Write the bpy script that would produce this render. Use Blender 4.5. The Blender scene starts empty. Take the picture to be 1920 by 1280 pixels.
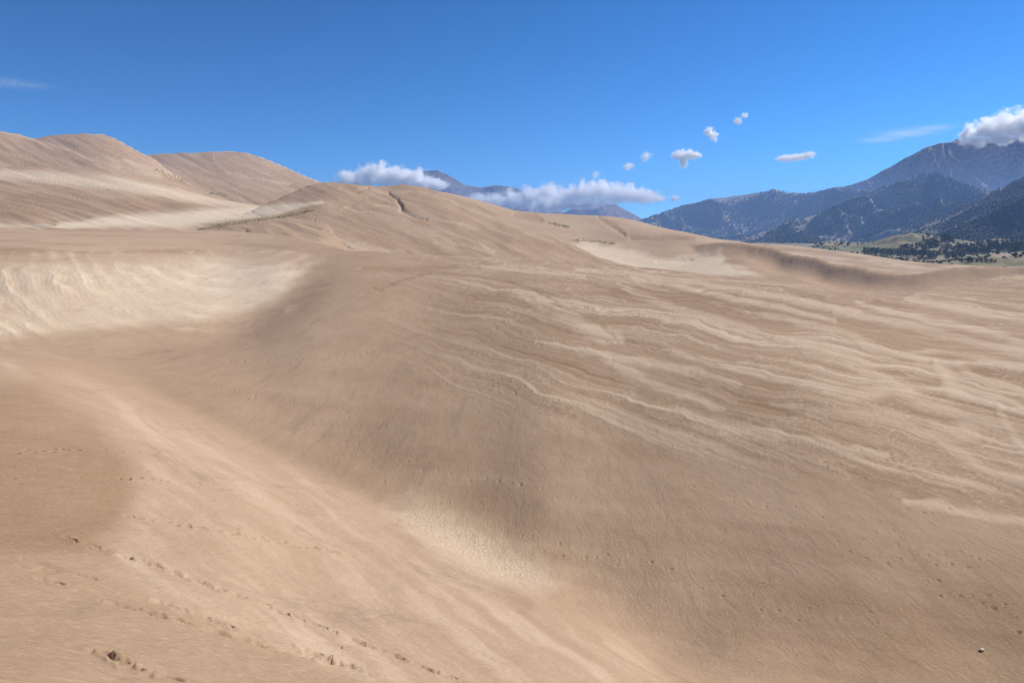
import bpy, math, random
import numpy as np
from mathutils import Vector

# ------------------------------------------------------------------ camera
FPX, PITCH = 1280.0, math.atan(200.0 / 1280.0)      # focal length and tilt measured on the 1920 x 1280 photograph
scene = bpy.context.scene
cam_d = bpy.data.cameras.new("camera")
cam_d.lens = 24.0; cam_d.sensor_width = 36.0; cam_d.sensor_fit = 'HORIZONTAL'
cam_d.clip_start = 0.1; cam_d.clip_end = 60000
cam = bpy.data.objects.new("camera", cam_d)
cam.rotation_euler = (math.pi / 2 - PITCH, 0, 0)
scene.collection.objects.link(cam); scene.camera = cam

# ------------------------------------------------------------------ sky, sun, exposure
SUN_AZ, SUN_EL = math.radians(64), math.radians(42)  # to the right of the view axis, above the horizon
world = bpy.data.worlds.new("World"); scene.world = world; world.use_nodes = True
nt = world.node_tree; nt.nodes.clear()
wo = nt.nodes.new("ShaderNodeOutputWorld"); bg = nt.nodes.new("ShaderNodeBackground")
sky = nt.nodes.new("ShaderNodeTexSky"); sky.sky_type = 'NISHITA'; sky.sun_disc = False
sky.sun_elevation = SUN_EL; sky.sun_rotation = SUN_AZ
sky.altitude = 2500; sky.air_density = 1.0; sky.dust_density = 0.05; sky.ozone_density = 2.5
tc = nt.nodes.new("ShaderNodeTexCoord"); off = nt.nodes.new("ShaderNodeVectorMath"); off.operation = 'ADD'
off.inputs[1].default_value = (0, 0, .06)            # the pale band right on the sea-level horizon stays below this high valley's skyline
nt.links.new(tc.outputs['Generated'], off.inputs[0]); nt.links.new(off.outputs[0], sky.inputs[0])
hsv = nt.nodes.new("ShaderNodeHueSaturation"); hsv.inputs['Saturation'].default_value = 1.22
hsv.inputs['Hue'].default_value = .490
nt.links.new(sky.outputs[0], hsv.inputs['Color']); gm = nt.nodes.new('ShaderNodeGamma'); gm.inputs[1].default_value = 1.54
nt.links.new(hsv.outputs[0], gm.inputs[0]); nt.links.new(gm.outputs[0], bg.inputs[0])
bg.inputs[1].default_value = 0.050
nt.links.new(bg.outputs[0], wo.inputs[0])
sd = bpy.data.lights.new("sun", 'SUN'); sd.energy = 4.6; sd.angle = math.radians(0.53); sd.color = (1.0, 0.95, 0.87)
sun = bpy.data.objects.new("sun", sd); scene.collection.objects.link(sun)
sdir = Vector((math.sin(SUN_AZ) * math.cos(SUN_EL), math.cos(SUN_AZ) * math.cos(SUN_EL), math.sin(SUN_EL)))
sun.rotation_euler = (-sdir).to_track_quat('-Z', 'Y').to_euler()
vs = scene.view_settings
vs.view_transform = 'Standard'; vs.look = 'None'; vs.exposure = 0.25; vs.gamma = 1.0; vs.use_curve_mapping = False
cy = scene.cycles
cy.max_bounces = 28; cy.diffuse_bounces = 3; cy.glossy_bounces = 2; cy.transmission_bounces = 4
cy.volume_bounces = 24; cy.transparent_max_bounces = 16; cy.use_denoising = True
cy.volume_max_steps = 256
cy.pixel_filter_type = 'BLACKMAN_HARRIS'; cy.filter_width = 1.1

# ------------------------------------------------------------------ numeric helpers
rng = np.random.default_rng(7); random.seed(7)
sp, cp = math.sin(PITCH), math.cos(PITCH)
def px_ray(u, v):
    """photograph pixel -> azimuth, tangent of elevation"""
    a = (np.asarray(u, float) - 960) / FPX; b = -(np.asarray(v, float) - 640) / FPX
    y = cp + b * sp; z = -sp + b * cp
    return np.arctan2(a, y), z / np.hypot(a, y)
def to_px(az, t):
    x, y = np.sin(az), np.cos(az)
    f = y * cp - t * sp; up = y * sp + t * cp
    f = np.where(f > .05, f, .05)
    return 960 + FPX * x / f, 640 - FPX * up / f
def hash2(ix, iy, seed):
    with np.errstate(over='ignore'):
        h = ix * np.uint32(374761393) + iy * np.uint32(668265263) + np.uint32((seed * 974634777) & 0xffffffff)
        h = (h ^ (h >> np.uint32(13))) * np.uint32(1274126177)
        h = (h ^ (h >> np.uint32(16))) * np.uint32(2246822519)
        return ((h ^ (h >> np.uint32(15))) & np.uint32(0xffff)).astype(np.float32) * np.float32(1 / 65535)
def vnoise(x, y, seed=0):
    x = np.asarray(x, np.float32); y = np.asarray(y, np.float32)
    ix, iy = np.floor(x), np.floor(y); fx, fy = x - ix, y - iy
    fx = fx * fx * fx * (fx * (fx * 6 - 15) + 10); fy = fy * fy * fy * (fy * (fy * 6 - 15) + 10)
    ix = ix.astype(np.int64).astype(np.uint32); iy = iy.astype(np.int64).astype(np.uint32); o = np.uint32(1)
    a = hash2(ix, iy, seed); b = hash2(ix + o, iy, seed); c = hash2(ix, iy + o, seed); d = hash2(ix + o, iy + o, seed)
    return (a + (b - a) * fx) * (1 - fy) + (c + (d - c) * fx) * fy
def fbm(x, y, octv=4, seed=0, gain=.5):
    s = 0; amp = 1; tot = 0
    for k in range(octv):
        c, n = math.cos(k * 1.1), math.sin(k * 1.1); f = 2 ** k
        s = s + amp * vnoise((x * c - y * n) * f + 17.3 * k, (x * n + y * c) * f - 9.1 * k, seed + k); tot += amp; amp *= gain
    return s / tot * 2 - 1
def ridged(x, y, octv=4, seed=0):
    s = 0; amp = 1; tot = 0; w = 1
    for k in range(octv):
        c, n = math.cos(k * .9), math.sin(k * .9); f = 2 ** k
        r = 1 - np.abs(2 * vnoise((x * c - y * n) * f + 3.7 * k, (x * n + y * c) * f + 5.1 * k, seed + k) - 1)
        r = r * r * w; s = s + amp * r; tot += amp; amp *= .5; w = np.clip(r * 1.6, 0, 1)
    return s / tot
def sstep(a, b, x):
    t = np.clip((x - a) / (b - a), 0, 1); return t * t * (3 - 2 * t)

class Sheet:
    """one dune surface: elevation tangent as a thin-plate spline over (azimuth, log distance), with a crest line and a lee side"""
    AZ = 2.2
    def __init__(self, pts, crest, back=.35, rnd=3.0, az_lim=None, lam=1e-5):
        p = np.array(pts, float); az, t = px_ray(p[:, 0], p[:, 1])
        self.P = np.stack([az * self.AZ, np.log(p[:, 2])], 1)
        n = len(p); D = np.linalg.norm(self.P[:, None] - self.P[None], axis=2)
        K = self.k(D) + np.eye(n) * lam
        Q = np.hstack([np.ones((n, 1)), self.P])
        A = np.block([[K, Q], [Q.T, np.zeros((3, 3))]])
        s = np.linalg.solve(A, np.concatenate([t, np.zeros(3)]))
        self.w, self.c = s[:n], s[n:]; self.P32 = self.P.astype(np.float32)
        c = np.array(crest, float); ca, ct = px_ray(c[:, 0], c[:, 1]); o = np.argsort(ca)
        self.ca, self.cd = ca[o], c[o, 2]; self.back, self.rnd, self.az_lim = back, rnd, az_lim
    @staticmethod
    def k(r): return r * r * np.log(np.maximum(r, 1e-9))
    def tps(self, az, d):
        x = np.clip(az, -.80, .80) * self.AZ; y = np.log(d)
        o = np.empty(x.shape)
        xf, yf, of = x.ravel(), y.ravel(), o.ravel()
        for i in range(0, xf.size, 60000):
            a, b = xf[i:i + 60000, None].astype(np.float32), yf[i:i + 60000, None].astype(np.float32)
            r2 = (a - self.P32[:, 0]) ** 2 + (b - self.P32[:, 1]) ** 2
            of[i:i + 60000] = (.5 * r2 * np.log(np.maximum(r2, np.float32(1e-12)))).astype(np.float64) @ self.w + self.c[0] + self.c[1] * a[:, 0] + self.c[2] * b[:, 0]
        return of.reshape(x.shape)
    def dcrest(self, az): return np.interp(np.clip(az, -.8, .8), self.ca, self.cd)
    def t(self, az, d):
        dc = self.dcrest(az); f = self.tps(az, np.minimum(d, dc)); e = np.maximum(d - dc, 0)
        drop = self.back * (np.sqrt(e * e + self.rnd ** 2) - self.rnd)
        r = np.where(d > dc, (dc * f - drop) / d, f)
        if self.az_lim:
            lo, hi, k = self.az_lim
            r = r - k * np.maximum(lo - az, 0) ** 1.5 - k * np.maximum(az - hi, 0) ** 1.5
        return r
def azu(u): return float(px_ray(u, 460)[0])

# ------------------------------------------------------------------ dune surfaces, surveyed as (photo x, photo y, metres away)
F_cols = {   # matched features of successive bearings: near slope, brow, trough, toe, long rise, crest
 100: [(1280,4.1),(1100,9.3),(900,21),(750,40),(675,76),(650,98),(600,118),(555,136),(520,153),(480,180),(442,222),(431,250)],
 270: [(1280,4.7),(1100,10.5),(960,19.5),(830,36),(735,70),(690,88),(650,104),(600,125),(550,149),(490,188),(445,228),(432,252)],
 440: [(1280,5.4),(1105,12),(980,20.5),(890,34),(800,62),(740,73),(690,88),(640,109),(580,141),(510,186),(452,233),(433,258)],
 560: [(1280,6.3),(1130,13.5),(1030,20.5),(950,31),(865,53),(815,60.5),(750,70),(680,86),(600,116),(525,161),(468,212),(445,240)],
 680: [(1280,7.1),(1150,13.5),(1065,20.5),(985,30),(920,45),(875,51.5),(805,60),(725,73),(640,95),(550,138),(490,190),(470,215)],
 800: [(1280,8),(1170,14),(1090,20.5),(1035,28),(985,37),(935,43),(855,50.5),(765,62),(665,84),(570,126),(502,183),(478,215)],
 1020: [(1280,10.6),(1220,14.6),(1170,19),(1130,24),(1095,29),(1045,33),(950,38.5),(850,46.5),(740,60),(620,89),(525,150),(484,215)],
 1250: [(1330,13),(1300,15),(1280,17),(1255,20),(1235,23.5),(1185,26.2),(1090,30.2),(970,36.6),(830,47.5),(690,67),(570,115),(506,200)]}
F_pts = [(-350,v,d) for v, d in ((1500,2.0),(1280,3.6),(1000,12),(800,28),(700,48),(660,72),(610,105),(550,138),(490,176),(442,222),(431,250))]
F_pts += [(100,1900,1.2),(100,1500,2.3),(440,1900,1.3),(440,1500,2.7),(800,1900,1.5),(800,1500,3.4),(1250,1900,1.8),(1250,1500,4.8)]
_k = np.array(sorted(F_cols)); _f = np.array([F_cols[k] for k in _k], float)
for u in [100,190,270,330,385,440,500,560,620,680,740,800,870,945,1020,1095,1170,1250]:
    F_pts += [(u, float(np.interp(u, _k, _f[:, j, 0])), float(np.exp(np.interp(u, _k, np.log(_f[:, j, 1]))))) for j in range(12)]
F_pts += [(1600,v,d) for v, d in ((1900,2.3),(1500,8.5),(1280,23),(1100,29.5),(950,37.5),(800,50),(700,67),(620,92),(575,118),(549,145))]
F_pts += [(1900,v,d) for v, d in ((1900,2.8),(1500,11),(1280,25),(1100,31.5),(950,41),(800,57),(700,78),(620,115),(572,160),(545,215),(532,260))]
F_pts += [(2350,v,d) for v, d in ((1280,26),(1000,40),(800,60),(660,100),(580,160),(545,220))]
F_crest = [(-350,431,250),(100,431,250),(440,433,258),(560,445,240),(660,468,215),(800,478,215),(1020,484,215),(1250,506,200),(1450,528,172),(1600,549,145),(1700,562,150),(1780,556,240),(1900,532,300),(2350,545,300)]
F = Sheet(F_pts, F_crest, back=.20, rnd=6, lam=6e-3)

R_crest = [(1290,449,410),(1340,450,400),(1400,456,385),(1460,467,368),(1540,485,350),(1620,502,335),(1680,514,326),(1725,513,326),(1770,504,332),(1830,499,338),(1920,498,345),(2150,503,360)]
R_toe = [(1290,456,402),(1400,470,376),(1460,494,357),(1540,514,339.5),(1620,527,325),(1690,533,316),(1760,520,323),(1830,518,329),(1920,521,335.5),(2150,526,350)]
R_pts = R_crest + R_toe + [(1250,500,320),(1250,460,400),(1330,505,310),(1400,517,300),(1400,490,340),(1500,540,275),(1500,520,308),(1600,556,264),(1600,545,290),(1680,562,258),(1680,548,285),(1780,552,262),(1780,536,295),(1920,548,262),(1920,532,310),(2150,550,265),
  (1250,560,240),(1500,585,220),(1700,590,222),(1920,575,222),(2150,575,230)]
R = Sheet(R_pts, R_crest, back=.30, rnd=2.0, az_lim=(azu(1400), 9, .35))

C_crest = [(430,408,395),(480,391,415),(520,373,440),(545,361,455),(575,349,468),(605,343,478),(640,343,482),(680,347,486),(720,348,495),(760,346,500),(800,352,492),(850,366,470),(900,386,440),(960,412,405),(1050,447,350),(1120,480,310),(1200,505,280)]
C_pts = C_crest + [(480,437,290),(560,462,262),(560,428,330),(560,400,372),(560,375,425),(480,420,340),(600,382,390),(640,480,255),(640,440,305),(640,390,385),(640,360,432),(720,492,252),(720,450,300),(720,400,375),(720,366,440),(800,495,252),(800,450,305),(800,400,380),(800,370,440),
  (900,497,252),(900,450,310),(900,415,375),(1000,500,252),(1000,465,300),(1000,440,350),(1100,505,262),(400,450,280),(400,440,330)]
C = Sheet(C_pts, C_crest, back=.30, rnd=5, az_lim=(azu(500), azu(1190), .5))

E_crest = [(760,352,640),(850,363,640),(880,371,635),(920,381,625),(960,393,615),(1000,398,610),(1050,401,605),(1100,403,600),(1150,406,590),(1200,415,575),(1240,426,555),(1300,438,520),(1340,447,490),(1400,455,470),(1480,470,450)]
E_pts = E_crest + [(800,380,520),(900,420,450),(900,395,540),(1000,445,420),(1000,420,490),(1000,405,560),(1100,470,385),(1100,450,430),(1100,430,490),(1100,412,560),(1200,500,345),(1200,475,385),(1200,452,425),(1200,443,436),(1200,428,500),
  (1300,510,335),(1300,480,375),(1300,458,412),(1300,448,424),(1400,520,330),(1400,490,380),(1400,468,420),(1480,525,330),(1480,490,390)]
E = Sheet(E_pts, E_crest, back=.25, rnd=5, az_lim=(azu(780), azu(1440), 1.2))

D3_crest = [(-350,296,640),(-100,306,630),(0,311,620),(100,314,615),(200,322,602),(300,344,580),(400,371,560),(480,384,545),(560,391,530),(640,398,520)]
D3_pts = D3_crest + [(-350,440,330),(-350,380,430),(-350,335,540),(0,436,320),(0,420,355),(0,395,405),(0,365,475),(0,335,555),(200,436,318),(200,418,355),(200,395,410),(200,365,480),(200,338,550),
  (400,437,312),(400,420,350),(400,402,410),(400,388,480),(540,435,305),(540,412,350),(540,400,420),(640,425,330),(640,405,420)]
D3 = Sheet(D3_pts, D3_crest, back=.12, rnd=10, az_lim=(-9, azu(600), 1.2))

D1_crest = [(-350,215,1020),(-100,232,1010),(0,245,1000),(40,251,1000),(70,258,1000),(88,254,1000),(130,251,1000),(190,252,995),(212,258,985),(250,279,960),(285,296,930),(330,330,880),(390,362,820),(450,380,780)]
D1_pts = D1_crest + [(-350,300,760),(-350,260,870),(0,320,740),(0,290,830),(0,265,920),(100,322,735),(100,295,815),(100,268,920),(200,330,715),(200,305,780),(200,275,890),(280,350,700),(280,320,800),(360,375,690),(360,362,760),(450,392,680)]
D1 = Sheet(D1_pts, D1_crest, back=.45, rnd=4, az_lim=(-9, azu(440), 2.0))
D2_crest = [(200,295,1250),(280,290,1240),(340,286,1235),(400,284,1230),(440,284,1225),(480,291,1210),(520,306,1180),(560,324,1140),(605,342,1090),(660,362,1040),(720,385,1000)]
D2_pts = D2_crest + [(200,350,900),(280,360,860),(280,330,980),(280,305,1120),(400,378,800),(400,350,920),(400,315,1080),(500,385,790),(500,365,880),(500,330,1040),(600,392,790),(600,370,920),(700,400,800)]
D2 = Sheet(D2_pts, D2_crest, back=.40, rnd=4, az_lim=(azu(150), azu(700), 2.0))

V_crest = [(1380,455,720),(1430,457,700),(1500,462,660),(1560,469,630),(1640,480,590),(1700,489,565),(1760,494,548),(1850,500,530),(2000,508,520)]
V_pts = V_crest + [(1380,470,560),(1380,490,470),(1500,478,540),(1500,500,450),(1600,492,500),(1600,520,420),(1700,505,480),(1700,530,400),(1850,520,440),(2000,530,430)]
VD = Sheet(V_pts, V_crest, back=.10, rnd=8, az_lim=(azu(1360), 9, 1.0))
SHEETS = [F, R, C, E, D3, D1, D2, VD]
OWNER = ['near', 'near', 'mid', 'mid', 'left', 'far', 'far2', 'right']
FLOOR = -34.0

# ------------------------------------------------------------------ the sand grid
core = np.linspace(math.radians(-43), math.radians(43), 1040)
side = math.radians(43) + np.cumsum(np.linspace(.004, .09, 34))
AZ = np.concatenate([-side[::-1], core, side])
_l = np.linspace(math.log(3.0), math.log(1500), 1500); _w = np.zeros(_l.shape)
for _u in (0, 200, 440, 620, 800, 1020, 1250, 1450, 1600, 1750, 1900):       # rows lie closer where the ground is seen more steeply
    _t = F.t(np.full(_l.shape, azu(_u)), np.exp(_l)); _w = np.maximum(_w, np.abs(np.gradient(to_px(azu(_u), _t)[1], _l)) * (np.exp(_l) < 265))
_w = np.convolve(np.pad(np.clip(_w, 90, 900), 20, mode='edge'), np.ones(41) / 41, 'valid')[:len(_l)]; _w[np.exp(_l) > 265] = np.maximum(_w[np.exp(_l) > 265], 190)
_c = np.concatenate([[0], np.cumsum((_w[1:] + _w[:-1]) / 2)]); DD = np.exp(np.interp(np.linspace(0, _c[-1], 960), _c, _l))
DD = np.concatenate([np.geomspace(.6, 3.0, 26)[:-1], DD])
az, dd = np.meshgrid(AZ, DD)
T = FLOOR / dd; own = np.full(T.shape, -1)
KS = .0022
for i, s in enumerate(SHEETS):
    m = np.ones(T.shape, bool)
    if s is F: m = dd < 520
    else: m = dd > 225
    rows = np.where(m.any(1))[0]; r0, r1 = rows[0], rows[-1] + 1
    t = np.full(T.shape, -9.0); t[r0:r1] = s.t(az[r0:r1], dd[r0:r1])
    own = np.where(t > T, i, own)
    k = .004 if s is R else KS
    h = np.clip(.5 + .5 * (t - T) / k, 0, 1)
    T = np.where(np.abs(t - T) < k, t * h + T * (1 - h) + k * h * (1 - h), np.maximum(t, T))
U, V = to_px(az, T)
X, Y = dd * np.sin(az), dd * np.cos(az)
Z = dd * T


# ------------------------------------------------------------------ sand types, painted light and shade, and relief
def poly_dist(pts, u=None, v=None):
    """signed distance (negative inside) from survey positions to a polygon"""
    u = U if u is None else u; v = V if v is None else v
    p = np.array(pts, float); best = np.full(u.shape, 1e9); ins = np.zeros(u.shape, bool)
    for (x0, y0), (x1, y1) in zip(p, np.roll(p, -1, 0)):
        ex, ey = x1 - x0, y1 - y0; L = ex * ex + ey * ey
        h = np.clip(((u - x0) * ex + (v - y0) * ey) / L, 0, 1)
        best = np.minimum(best, (u - x0 - h * ex) ** 2 + (v - y0 - h * ey) ** 2)
        if y0 != y1: ins ^= ((y0 > v) != (y1 > v)) & (u < (x1 - x0) * (v - y0) / (y1 - y0) + x0)
    return np.where(ins, -1, 1) * np.sqrt(best)
def stroke(pts, u, v, soft=1.0, tail=1.0):
    """soft band along a line of (x, y, half width)"""
    p = np.array(pts, float); W = p[:, 2].max() * (1 + soft) + 12
    out = np.zeros(u.shape)
    m = (u > p[:, 0].min() - W) & (u < p[:, 0].max() + W) & (v > p[:, 1].min() - W) & (v < p[:, 1].max() + W)
    if not m.any(): return out
    uu, vv = u[m], v[m]; best = np.zeros(uu.shape)
    for (x0, y0, w0), (x1, y1, w1) in zip(p[:-1], p[1:]):
        ex, ey = x1 - x0, y1 - y0; L = ex * ex + ey * ey
        h = np.clip(((uu - x0) * ex + (vv - y0) * ey) / L, 0, 1)
        d = np.hypot(uu - x0 - h * ex, vv - y0 - h * ey); w = w0 + (w1 - w0) * h
        best = np.maximum(best, 1 - sstep(w * (1 - .5 * soft), w * (1 + .7 * soft), d))
    out[m] = best
    return out
isF = (own <= 1); isC = (own == 2); isE = (own == 3); isD3 = (own == 4); isD = (own == 5) | (own == 6); isVD = own == 7
LD = np.log(dd)
# ground-fixed noises: world metres for fine ones, (bearing, log distance) for those whose grain widens with the scale of the dunes
n_big = fbm(X / 30, Y / 30, 4, 11); n_mid = fbm(X / 6, Y / 6, 4, 12); n_sml = fbm(X / 1.1, Y / 1.1, 3, 13)
W1 = fbm(az * 9, LD * 5, 4, 21); W2 = fbm(az * 9, LD * 5, 4, 22)
W3 = fbm(az * 45, LD * 26, 3, 23); W4 = fbm(az * 45, LD * 26, 3, 24)
Uw, Vw = U + 10 * W1 + 7 * W3, V + (5 * W2 + 4 * W4) * np.clip((V - 420) / 200, .15, 1.3)
damp_shade = .46 + .16 * n_big + .08 * n_mid; pale = np.zeros(T.shape); dz = np.zeros(T.shape)  # browning mask: wet sand plus shade painted on some slopes

# pale hollow on the left with its nested wind ridges
P1 = [(-400,498),(0,492),(120,490),(280,478),(420,468),(500,473),(556,487),(574,499),(556,525),(520,558),(450,588),(330,606),(180,622),(0,636),(-400,650)]
d1 = poly_dist(P1, Uw, Vw)
p1 = (1 - sstep(-16, 10, d1)) * isF * sstep(466, 512, V + 8 * W3 + 6 * W1)
p1s = (1 - sstep(-10, 55, poly_dist(P1))) * isF * (V > 470)
rr = np.hypot((U - 470) / 2.0, (V - 440) * 1.0 + .10 * (U - 470)); ph = rr / 10.0 + 1.5 * W1 + .45 * W3
rid = np.abs(((ph * .5) % 1.0) * 2 - 1); rid = (1 - rid) ** 1.6
amp1 = np.clip(.5 + .9 * fbm(az * 14, LD * 9, 3, 31), .1, 1.3) * np.clip(1 - (V - 480) / 700, .2, 1)
dz += .42 * p1s * rid * amp1 * sstep(468, 510, V)
pale = np.maximum(pale, p1 * (.42 + .16 * sstep(150, 450, U) + .22 * W1 + .50 * rid * amp1 + .10 * W3))  # ridge highlights and the shaded right end are brightened in colour
rid2 = 1 - np.abs(((rr / 4.4 + 2.2 * W1 + 1.2 * W3) % 1.0) * 2 - 1); pale += p1 * .16 * (rid2 - .5); dz += .05 * p1 * rid2
pale = np.maximum(pale, p1s * (rid * amp1 * .6 - .1 + .25 * W3))
damp_shade -= .25 * p1s
_p = [(640,470,36,.6),(585,500,36,1.0),(540,552,38,1.0),(470,600,36,.8),(380,632,30,.5),(280,650,26,.3),(180,660,24,.0)]
_td = np.zeros(T.shape)
for (x0, y0, w0, h0), (x1, y1, w1, h1) in zip(_p[:-1], _p[1:]):
    ex, ey = x1 - x0, y1 - y0; h_ = np.clip(((U - x0) * ex + (V - y0) * ey) / (ex * ex + ey * ey), 0, 1)
    g_ = np.exp(-((U - x0 - h_ * ex) ** 2 + (V - y0 - h_ * ey) ** 2) / (w0 + (w1 - w0) * h_) ** 2) * (h0 + (h1 - h0) * h_); _td = np.maximum(_td, g_)
dz -= _td * isF
_p = [(60,660,12,.0),(160,682,14,.16),(250,708,15,.25),(340,755,17,.32),(500,834,20,.32),(640,898,22,.28),(760,962,26,.2),(900,1040,28,.15),(1050,1110,30,.0)]
_td = np.zeros(T.shape)
for (x0, y0, w0, h0), (x1, y1, w1, h1) in zip(_p[:-1], _p[1:]):
    ex, ey = x1 - x0, y1 - y0; h_ = np.clip(((U - x0) * ex + (V - y0) * ey) / (ex * ex + ey * ey), 0, 1)
    g_ = np.exp(-((U - x0 - h_ * ex) ** 2 + (V - y0 - h_ * ey) ** 2) / (w0 + (w1 - w0) * h_) ** 2) * (h0 + (h1 - h0) * h_); _td = np.maximum(_td, g_)
dz -= _td * isF
damp_shade -= .45 * isF * (1 - sstep(440, 520, V + .0 * U)) * (1 - sstep(430, 600, U))      # dry top above the hollow
lines = fbm((V - .02 * U + 5 * W1) / 5.0, U / 160, 3, 37)
damp_shade += .7 * isF * np.clip(lines, -.3, 1) * (1 - sstep(440, 620, U)) * (1 - sstep(470, 490, V))

# sunlit shoulder in the foreground, its brightness painted into the sand colour
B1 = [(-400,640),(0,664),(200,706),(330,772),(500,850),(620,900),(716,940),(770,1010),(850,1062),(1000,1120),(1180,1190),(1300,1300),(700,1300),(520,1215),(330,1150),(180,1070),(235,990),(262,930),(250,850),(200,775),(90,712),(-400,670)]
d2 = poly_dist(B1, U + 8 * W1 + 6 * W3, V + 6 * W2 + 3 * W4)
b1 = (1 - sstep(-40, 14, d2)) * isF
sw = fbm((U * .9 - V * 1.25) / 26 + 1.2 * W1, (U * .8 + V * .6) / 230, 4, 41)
damp_shade -= b1 * (.30 + .30 * sw)
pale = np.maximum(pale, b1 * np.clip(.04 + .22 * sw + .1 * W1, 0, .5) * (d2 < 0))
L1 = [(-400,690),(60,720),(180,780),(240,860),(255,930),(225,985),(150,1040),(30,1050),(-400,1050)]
damp_shade += .45 * (1 - sstep(-30, 18, poly_dist(L1, U + 8 * W1, V + 6 * W2))) * isF  # shade of the flank turned from the sun, painted browner
# fuzzy loose patch
P2 = [(722,948),(775,932),(850,960),(935,1003),(1020,1058),(1060,1095),(1000,1112),(900,1096),(820,1052),(755,990)]
p2 = (1 - sstep(-44, 30, poly_dist(P2, U + 14 * W3 + 10 * W1, V + 12 * W4))) * isF
pale = np.maximum(pale, p2 * (.20 + .46 * vnoise(az * 700, LD * 420, 51)))
dz += p2 * .05 * (vnoise(az * 620, LD * 360, 52) - .5)
damp_shade += .25 * stroke([(735,985,10),(800,1035,16),(880,1085,20),(980,1130,14)], U + 6 * W1, V, 1.5) * isF  # browner band along the patch's lower edge
# basin slope: colour lightened to offset its shade, browner towards the lower right
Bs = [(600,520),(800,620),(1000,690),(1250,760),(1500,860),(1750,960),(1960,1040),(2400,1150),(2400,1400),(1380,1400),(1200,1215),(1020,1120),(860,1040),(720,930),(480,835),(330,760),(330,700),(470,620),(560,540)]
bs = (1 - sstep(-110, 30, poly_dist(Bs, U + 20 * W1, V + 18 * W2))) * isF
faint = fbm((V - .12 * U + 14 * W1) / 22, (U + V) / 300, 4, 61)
damp_shade += bs * (-.10 + .24 * faint) + .42 * isF * sstep(960, 1240, V + .12 * (U - 1500)) * sstep(1150, 1600, U)

# wind streaks of dry sand over the right-hand slope
right = isF * sstep(560, 980, U - (V - 480) * .35) * (1 - sstep(780, 900, V - .22 * (U - 1250)))
q = np.log(np.maximum(V - 405 + 17 * W1 + 2.4 * W3, 10) / np.maximum(U - 150, 150))     # the streaks fan out from the crest
s1 = fbm(q * 21, U / 520 + 1.2 * q, 4, 71); s2 = fbm(q * 62, U / 300 + 2 * q, 3, 72)
s3 = fbm(q * 150 + .8 * W4, U / 170 + 3 * q, 3, 73)
damp_shade += right * (.02 - .34 * s1 - .42 * s2 - .34 * s3)
pale = np.maximum(pale, right * np.clip(s1 * .55 + s2 * .6 + s3 * .45 - .18, 0, .5))
STREAKS = [
 [(1449,632,5),(1523,646,8),(1594,671,11),(1619,696,10),(1665,713,7),(1686,724,9),(1715,738,12),(1729,756,13),(1771,770,13),(1824,791,11),(1878,809,9),(1940,826,8)],
 [(1240,657,3),(1346,681,6),(1452,703,7),(1506,720,7),(1576,731,8),(1637,742,9),(1683,731,9),(1711,735,8)],
 [(1440,752,3),(1537,766,6),(1594,774,7),(1665,784,8),(1700,795,9),(1729,813,8),(1771,816,9),(1830,820,7)],
 [(1270,770,4),(1304,784,9),(1364,805,8),(1452,813,9),(1523,827,7),(1594,844,7),(1665,855,4)],
 [(1745,684,4),(1771,706,8),(1792,731,11),(1842,742,9),(1874,745,6),(1930,775,5)],
 [(1400,588,3),(1470,600,5),(1559,621,6),(1598,632,6),(1622,653,7),(1683,671,6),(1750,692,5),(1790,690,5),(1850,715,5),(1930,740,4)],
 [(1560,582,4),(1665,600,6),(1736,621,6),(1842,642,7),(1960,664,7)],
 [(1600,566,3),(1736,600,5),(1830,618,5),(1960,646,5)],
 [(1630,660,2),(1770,664,4),(1860,676,5),(1940,690,4)],
 [(1700,560,3),(1800,580,5),(1960,612,5)],
 [(960,548,4),(1000,566,8),(1060,590,11),(1090,612,13),(1125,630,13),(1165,640,6)],
 [(1160,532,3),(1185,555,6),(1230,570,5),(1290,590,6),(1420,622,4),(1480,640,3)],
 [(1080,505,3),(1170,512,4),(1300,530,4),(1450,555,5),(1600,585,4)],
 [(1180,520,3),(1320,548,5),(1440,572,5),(1560,600,4)],
 [(900,500,3),(1000,505,5),(1100,520,3)],
 [(1100,660,3),(1180,700,8),(1260,735,7),(1350,765,5)],
 [(1000,640,2),(1120,668,6),(1260,690,7),(1380,720,5)],
 [(1760,830,5),(1800,850,9),(1850,880,8),(1930,900,9)],
 [(1870,760,4),(1890,800,6),(1930,850,7)],
 [(1690,940,4),(1760,948,9),(1850,965,7),(1960,985,8)]]
for i, st in enumerate(STREAKS):
    m = stroke(st, Uw, Vw, 1.5) * isF * np.clip(.9 + .25 * W3 + .5 * s2, .3, 1.2)
    pale = np.maximum(pale, m * (.24 + .08 * math.sin(i * 2.1))); damp_shade -= .50 * m; dz += .045 * m * np.clip(dd / 60, .5, 2)
dz += right * (.04 * s1 + .035 * s2 + .022 * s3) * np.clip(dd / 60, .5, 2.5)
DARKS = [[(1594,883,5),(1640,895,14),(1700,905,18),(1771,929,16),(1850,938,20),(1960,955,16)],
 [(700,540,2),(712,545,2),(758,522,3),(800,512,2),(870,515,2),(960,530,2)], [(1000,545,1.5),(1060,580,3),(1110,606,3),(1150,634,2)],
 [(1290,700,2),(1330,712,4),(1390,725,2)],[(1380,752,2),(1420,758,5),(1480,770,3)],[(940,525,2),(990,540,3),(1040,556,2)],
 [(1480,772,4),(1500,768,6),(1510,760,3)],[(1680,715,3),(1720,718,7),(1760,722,4)],[(1250,545,2),(1330,560,4),(1420,585,3)],
 [(680,500,3),(760,505,6),(850,500,3)],[(1600,690,2),(1660,700,4),(1700,708,2)],[(1800,690,3),(1850,700,6),(1920,715,4)]]
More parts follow.
